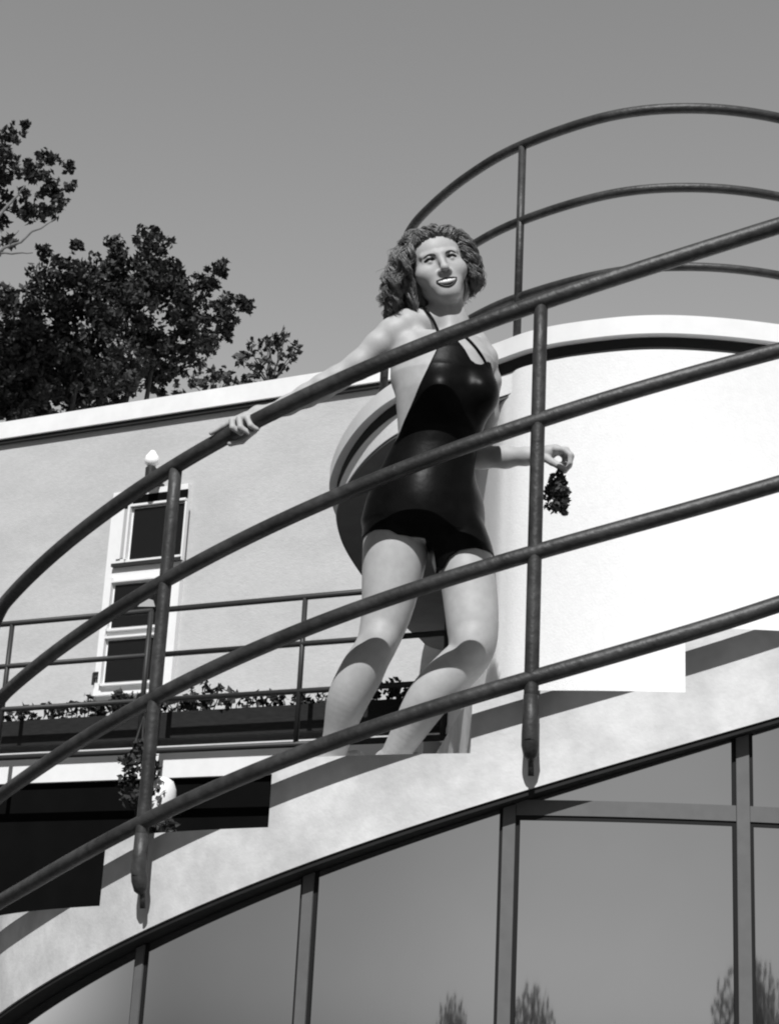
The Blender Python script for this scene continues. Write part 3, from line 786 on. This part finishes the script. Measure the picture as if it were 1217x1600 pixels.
bpy.context.view_layer.update()
# swimsuit -----------------------------------------------------------
suit_px = [(692, 536), (708, 541), (723, 562), (733, 580), (741, 585), (750, 584), (757, 576), (765, 574), (771, 596), (782, 628), (775, 660), (765, 690), (762, 740), (764, 800), (782, 868), (775, 871), (740, 868), (716, 872), (700, 881), (690, 897), (680, 893), (676, 870), (662, 854), (640, 851), (620, 849), (607, 841), (585, 838), (566, 842), (550, 842), (548, 780), (570, 730), (604, 712), (621, 690), (630, 668), (645, 640), (665, 598), (682, 560)]
SP = np.array([[W(x, y)[0], W(x, y)[2]] for x, y in suit_px])
i0, i1 = np.searchsorted(fld.x, SP[:, 0].min()-.02), np.searchsorted(fld.x, SP[:, 0].max()+.02)
k0, k1 = np.searchsorted(fld.z, SP[:, 1].min()-.02), np.searchsorted(fld.z, SP[:, 1].max()+.02)
sf = Field(fld.x[i0:i1], fld.y, fld.z[k0:k1])
X2, Z2 = np.meshgrid(sf.x, sf.z, indexing='ij')
def poly_sd(X, Z, P):
    d = np.full(X.shape, 1e9); ins = np.zeros(X.shape, bool); n = len(P)
    for i in range(n):
        a, b = P[i], P[(i+1) % n]; e = b-a; wx, wz = X-a[0], Z-a[1]
        t = np.clip((wx*e[0]+wz*e[1])/(e@e), 0, 1); d = np.minimum(d, (wx-e[0]*t)**2+(wz-e[1]*t)**2)
        c = (a[1] > Z) != (b[1] > Z)
        ins ^= c & (X < (b[0]-a[0])*(Z-a[1])/((b[1]-a[1]) if abs(b[1]-a[1]) > 1e-9 else 1e-9)+a[0])
    d = np.sqrt(d); return np.where(ins, -d, d)
pd = poly_sd(X2, Z2, SP).astype(np.float32)
base_d = np.minimum(D_suit[i0:i1, :, k0:k1], fld.D[i0:i1, :, k0:k1]+.006)
sD = np.maximum(base_d - .0045, pd[:, None, :])
sD[:, 0] = sD[:, -1] = 1
sf.D = sD
V, Q = sf.mesh()
mesh_np('swimsuit', V, Q, M_suit, woman, True)
def surf(px, py, back=.004):
    """first skin point along the view direction through a pixel of the torso"""
    for y in np.arange(4.60, 4.95, .002):
        p = W(px, py, y)
        i, j, k = np.searchsorted(fld.x, p[0]), np.searchsorted(fld.y, p[1]), np.searchsorted(fld.z, p[2])
        if fld.D[i, j, k] < .001: return p + np.array([0, -back, 0])
    return W(px, py, 4.75)
for L in ([(693, 540), (688, 528), (683, 515), (676, 500), (667, 487), (662, 482)], [(762, 578), (756, 563), (747, 549), (738, 538), (729, 529), (722, 523)]):
    MB().tube(catmull([surf(*p) for p in L], 4), .0042, 8).obj('strap', M_suit, woman, True)
# a pin: pale highlight ornament near the hem as in the picture
# face parts ----------------------------------------------------------
for s_ in (-1, 1):
    c = H(s_*.031, .0735, .0006); e = MB()
    prof = [(.0118*math.cos(a), .0118*math.sin(a)) for a in np.linspace(-1.5, 1.5, 12)]
    e.lathe(c, prof, 18); eo = e.obj('eye', M_eyew, woman, True)
    ir = MB(); q = c + HF*.0085*HS + HX*.001; ir.tube([q, q + HF*.0035], [.0062, .0045], 14); ir.obj('iris', M_iris, eo, True)
    pts = [H(s_*x, y, z) for x, y, z in ((.0115, .0915, .0085), (.019, .0925, .0128), (.029, .0912, .0150), (.038, .0865, .0142), (.045, .0805, .0112))]
    MB().tube(catmull(pts, 4), list(np.interp(np.linspace(0, 1, 17), [0, .2, .6, 1], [.0030, .0032, .0024, .0010])), 8).obj('eyebrow', M_brow, woman, True)
    pts = [H(s_*x, y, z) for x, y, z in ((.018, .0840, .0020), (.025, .0880, .0040), (.033, .0882, .0042), (.040, .0832, .0024), (.044, .0785, .0006))]
    MB().tube(catmull(pts, 4), .0034, 6).obj('eyelash', M_iris, woman, True)
def arc(fz, hw, dy, rr, name):
    xs = np.linspace(-hw, hw, 11)
    q = catmull([H(x, lipy(x)+dy, fz(x)) for x in xs], 4)
    MB().tube(q, list(np.interp(np.linspace(-1, 1, len(q)), [-1, -.55, 0, .55, 1], rr)), 8).obj(name, M_lip, woman, True)
arc(lambda x: smile(x, -.0616, -.0008) + (.0010 if .003 < abs(x) < .011 else 0), .0292, -.001, [.0010, .0024, .0026, .0024, .0010], 'lips')
arc(lambda x: smile(x, -.0850, .0200), .0288, .0, [.0010, .0026, .0038, .0026, .0010], 'lips')
tv = []; tfc = []
xs_ = np.linspace(-.0235, .0235, 41)
for i, x in enumerate(xs_):
    sc_ = abs(math.sin(x/.0068*math.pi))
    zt, zb = smile(x, -.0622, -.0005), smile(x, -.0762, .0090) + .0008*(1-sc_)
    y = lipy(x) - .0008 - .0009*(1-sc_)
    tv += [H(x, y, zt), H(x, y, zb), H(x, y-.004, zb), H(x, y-.004, zt)]
for i in range(40):
    for j in range(4): tfc.append((4*i+j, 4*i+(j+1) % 4, 4*i+4+(j+1) % 4, 4*i+4+j))
MB().add(tv, tfc).obj('teeth', M_teeth, woman, True)
mb_ = MB()
mb_.tube([H(x, lipy(x)-.0180, smile(x, -.073, .006)) for x in np.linspace(-.026, .026, 11)], list(np.interp(np.linspace(-1, 1, 11), [-1, 0, 1], [.003, .0120, .003])), 10)
mb_.obj('mouth_cavity', M_mouth, woman, True)
for s_ in (-1, 1):
    pts = [H(s_*x, y, z) for x, y, z in ((.020, .0822, -.0018), (.026, .0855, -.0028), (.033, .0858, -.0030), (.040, .0812, -.0018), (.044, .078, .0))]
    MB().tube(catmull(pts, 4), .0013, 6).obj('lower_eyelash', M_iris, woman, True)
# hair -----------------------------------------------------------------
hm = MB()
grav = np.array([0, 0, -1.])
def toL(p): q = (p-HC)/HS; return np.array([q@HX, q@HF, q@HU])
def sdl(q): return np.linalg.norm((q-np.array([0, -.014, .030]))/np.array([.079, .100, .090]))
gl = np.array([grav@HX, grav@HF, grav@HU])
def hairline(d):
    """True where the scalp carries hair (d = unit direction in head space)"""
    x, y, z = d
    if y > .05 and z < .56 - .08*min(abs(x)/.62, 1) and abs(x) < .80: return False
    if y > -.05 and z < -.1 and abs(x) < .85: return False
    return z > -.75
c0 = np.array([0, -.014, .030])
def guide(d, side, n, step, flare, zend, off):
    p = c0 + d*np.array([.076, .097, .087]); front = d[1] > .1
    v = d*.5 + np.array([side*.6, -.2 if front else -.1, .28 if front else 0])
    ph = rng.uniform(0, 6.28); fr_ = rng.uniform(.75, 1.15); amp = rng.uniform(.006, .0115); pts = []
    for i in range(n):
        u = i/(n-1); a = ph + fr_*i
        e1 = np.cross(v, [0, 1, .3]); e1 /= max(np.linalg.norm(e1), 1e-6); e2 = np.cross(v, e1); e2 /= max(np.linalg.norm(e2), 1e-6)
        pts.append(p + (e1*math.cos(a) + e2*math.sin(a))*amp*min(1.25, .3+u*1.5))
        v = v/np.linalg.norm(v)
        v = v*.70 + gl*.28 + np.array([side*flare*(1 if u < .7 else .1), -.02, 0])
        p = p + v/np.linalg.norm(v)*step
        sdp = sdl(p); lim = off + flare*1.2*max(0, -p[2])/.1
        if sdp < lim: p = c0 + (p-c0)*(lim/sdp)
        if p[1] > .02 and p[2] < .058 and abs(p[0]) < .063: p[0] = side*.066      # keep the face free
        if p[2] < zend: break
    return pts
gs = []
while len(gs) < 105:
    d = rng.normal(size=3); d /= np.linalg.norm(d)
    if not hairline(d): continue
    sd_ = 1 if d[0] > .05 else -1
    gs.append(guide(d, sd_, 19 if sd_ < 0 else 17, rng.uniform(.0086, .0104)*(1 if sd_ < 0 else .88), .018 if sd_ < 0 else .045, (-.108 if sd_ < 0 else -.095)+rng.uniform(-.006, .012), 1.01+rng.uniform(0, .09)))
for j in range(16):
    gs.append(guide(np.array([-.86, .28-.03*j+.1*rng.random(), .25-.04*j]), -1, 13, .0095, .02, -.112+.012*rng.random(), 1.02+.1*rng.random()))
    if j < 9: gs.append(guide(np.array([.88, .20-.03*j, .2-.04*j]), 1, 11, .009, .03, -.082+.012*rng.random(), 1.02+.08*rng.random()))
for j in range(9):         # locks framing the face
    gs.append(guide(np.array([-.62-.03*j, .62-.09*j, .50]), -1, 19, .0105, .03, -.118+.01*rng.random(), 1.06+.01*j))
    gs.append(guide(np.array([.66+.03*j, .52-.10*j, .50]), 1, 16, .0098, .06, -.085+.01*rng.random(), 1.06+.01*j))
for j in range(26):         # short curls hanging beside the cheek and behind the jaw
    sd_ = -1 if j < 18 else 1
    x0, y0, ph = .072+.014*rng.random(), rng.uniform(-.03, .035), rng.uniform(0, 6.28); z1 = (-.122 if sd_ < 0 else -.085)+.012*rng.random()
    gs.append([np.array([sd_*(x0+.006*math.cos(ph+9*u)+.012*u), y0+.006*math.sin(ph+9*u)-.01*u, .03+(z1-.03)*u]) for u in np.linspace(0, 1, 12)])
for j in range(22):         # rolls of hair above the forehead
    x0 = -.058 + .116*(j+rng.uniform(-.3, .3))/21; sd_ = -1 if x0 < .012 else 1
    a_ = np.array([x0, .074-9*x0*x0, .068-abs(x0)*.22])
    o_ = rng.normal(size=(4, 3))*.003
    gs.append([a_+o_[0], a_+np.array([sd_*.006, .005, .013])+o_[1], a_+np.array([sd_*.018, -.004, .024])+o_[2], a_+np.array([sd_*.034, -.022, .024])+o_[3], a_+np.array([sd_*.046, -.040, .010]), a_+np.array([sd_*.052, -.052, -.004])])
for g_ in gs:
    m_ = len(g_)
    if m_ < 5: continue
    G = np.array(catmull(g_, 3)); nG = len(G)
    wd_ = rng.uniform(.0085, .0135)*np.interp(np.linspace(0, 1, nG), [0, .2, .7, 1], [.5, 1., .9, .35])
    for q in range(32):
        o_ = rng.normal(size=3); o_ /= np.linalg.norm(o_); o_ *= rng.uniform(.3, 1)
        tw = rng.uniform(-.02, .02); ang = np.arange(nG)*tw
        ox = np.stack([o_[0]*np.cos(ang)-o_[1]*np.sin(ang), o_[0]*np.sin(ang)+o_[1]*np.cos(ang), np.full(nG, o_[2])], 1)
        S_ = G + ox*wd_[:, None] + np.cumsum(rng.normal(size=(nG, 3))*.0004, 0)
        e_ = int(nG*rng.uniform(.8, 1))
        hm.tube([H(*p_) for p_ in S_[:e_]], list(rng.uniform(.0007, .0016)*np.interp(np.linspace(0, 1, e_), [0, .1, .8, 1], [.8, 1.1, .9, .3])), 5)
for q in range(110):        # flyaway hairs
    g_ = gs[rng.integers(0, len(gs)-26)]
    if len(g_) < 6: continue
    G = np.array(catmull(g_, 3)); o_ = rng.normal(size=3)*.010; k_ = max(int(len(G)*rng.uniform(.5, 1)), 3)
    hm.tube([H(*(p_ + o_*(.4+1.2*i/len(G)) + np.array([0, 0, .004]))) for i, p_ in enumerate(G[:k_])], .0006, 4)
hob = hm.obj('hair', M_hair, woman, True)
# scalp cap under the locks
hf = Field(np.arange(HC[0]-.14, HC[0]+.14, .003), np.arange(HC[1]-.13, HC[1]+.14, .003), np.arange(HC[2]-.16, HC[2]+.15, .003))
hf.ell(H(0, -.020, .034), np.array([.0785, .096, .090])*HS, HR, .01)
hf.ell(H(-.060, -.035, -.040), np.array([.030, .045, .07])*HS, HR, .03); hf.ell(H(.062, -.03, -.035), np.array([.026, .045, .06])*HS, HR, .03)
hf.ell(H(0, -.07, -.04), np.array([.07, .045, .08])*HS, HR, .03)
hf.ell(H(0, .10, -.03), np.array([.064, .075, .093])*HS, HR, .02, True)
hf.ell(H(0, .06, -.12), np.array([.058, .075, .06])*HS, HR, .02, True)
V, Q = hf.mesh(); mesh_np('scalp_hair', V, Q, M_hair, hob, True)
# posy of flowers ------------------------------------------------------
fc = W(868, 735, 4.815)
posy = thing('flower_bunch', fc, 'wilted bunch of small dark flowers hanging from the left hand of the woman', 'flowers')
st = MB(); Q1 = []; Q2 = []
for j in range(26):
    e = W(rng.uniform(851, 886), rng.uniform(752, 798), 4.815 + rng.uniform(-.03, .03))
    if j > 20: e = W(rng.uniform(862, 882), rng.uniform(785, 803), 4.815)
    st.tube([W(876+rng.uniform(-3, 3), 722, 4.815), (fc+e)/2 + rng.normal(size=3)*.008, e], .0016, 5)
    Q1.append(leaves(e, (.012, .012, .012), 22, .0085, shell=.0))
    Q1.append(leaves((fc+e*2)/3 + rng.normal(size=3)*.008, (.016, .014, .016), 16, .010, shell=.0))
    if j % 5 == 0 or j > 22: Q2.append(leaves(e, (.010, .010, .010), 12, .007, shell=.0))
st.obj('stem', M_plant, posy, True); leaf_obj('blossoms', Q1, M_petal, posy); [leaf_obj('pale_blossom', [q_], M_petal2, posy) for q_ in Q2]
print('done', time.time()-T0)
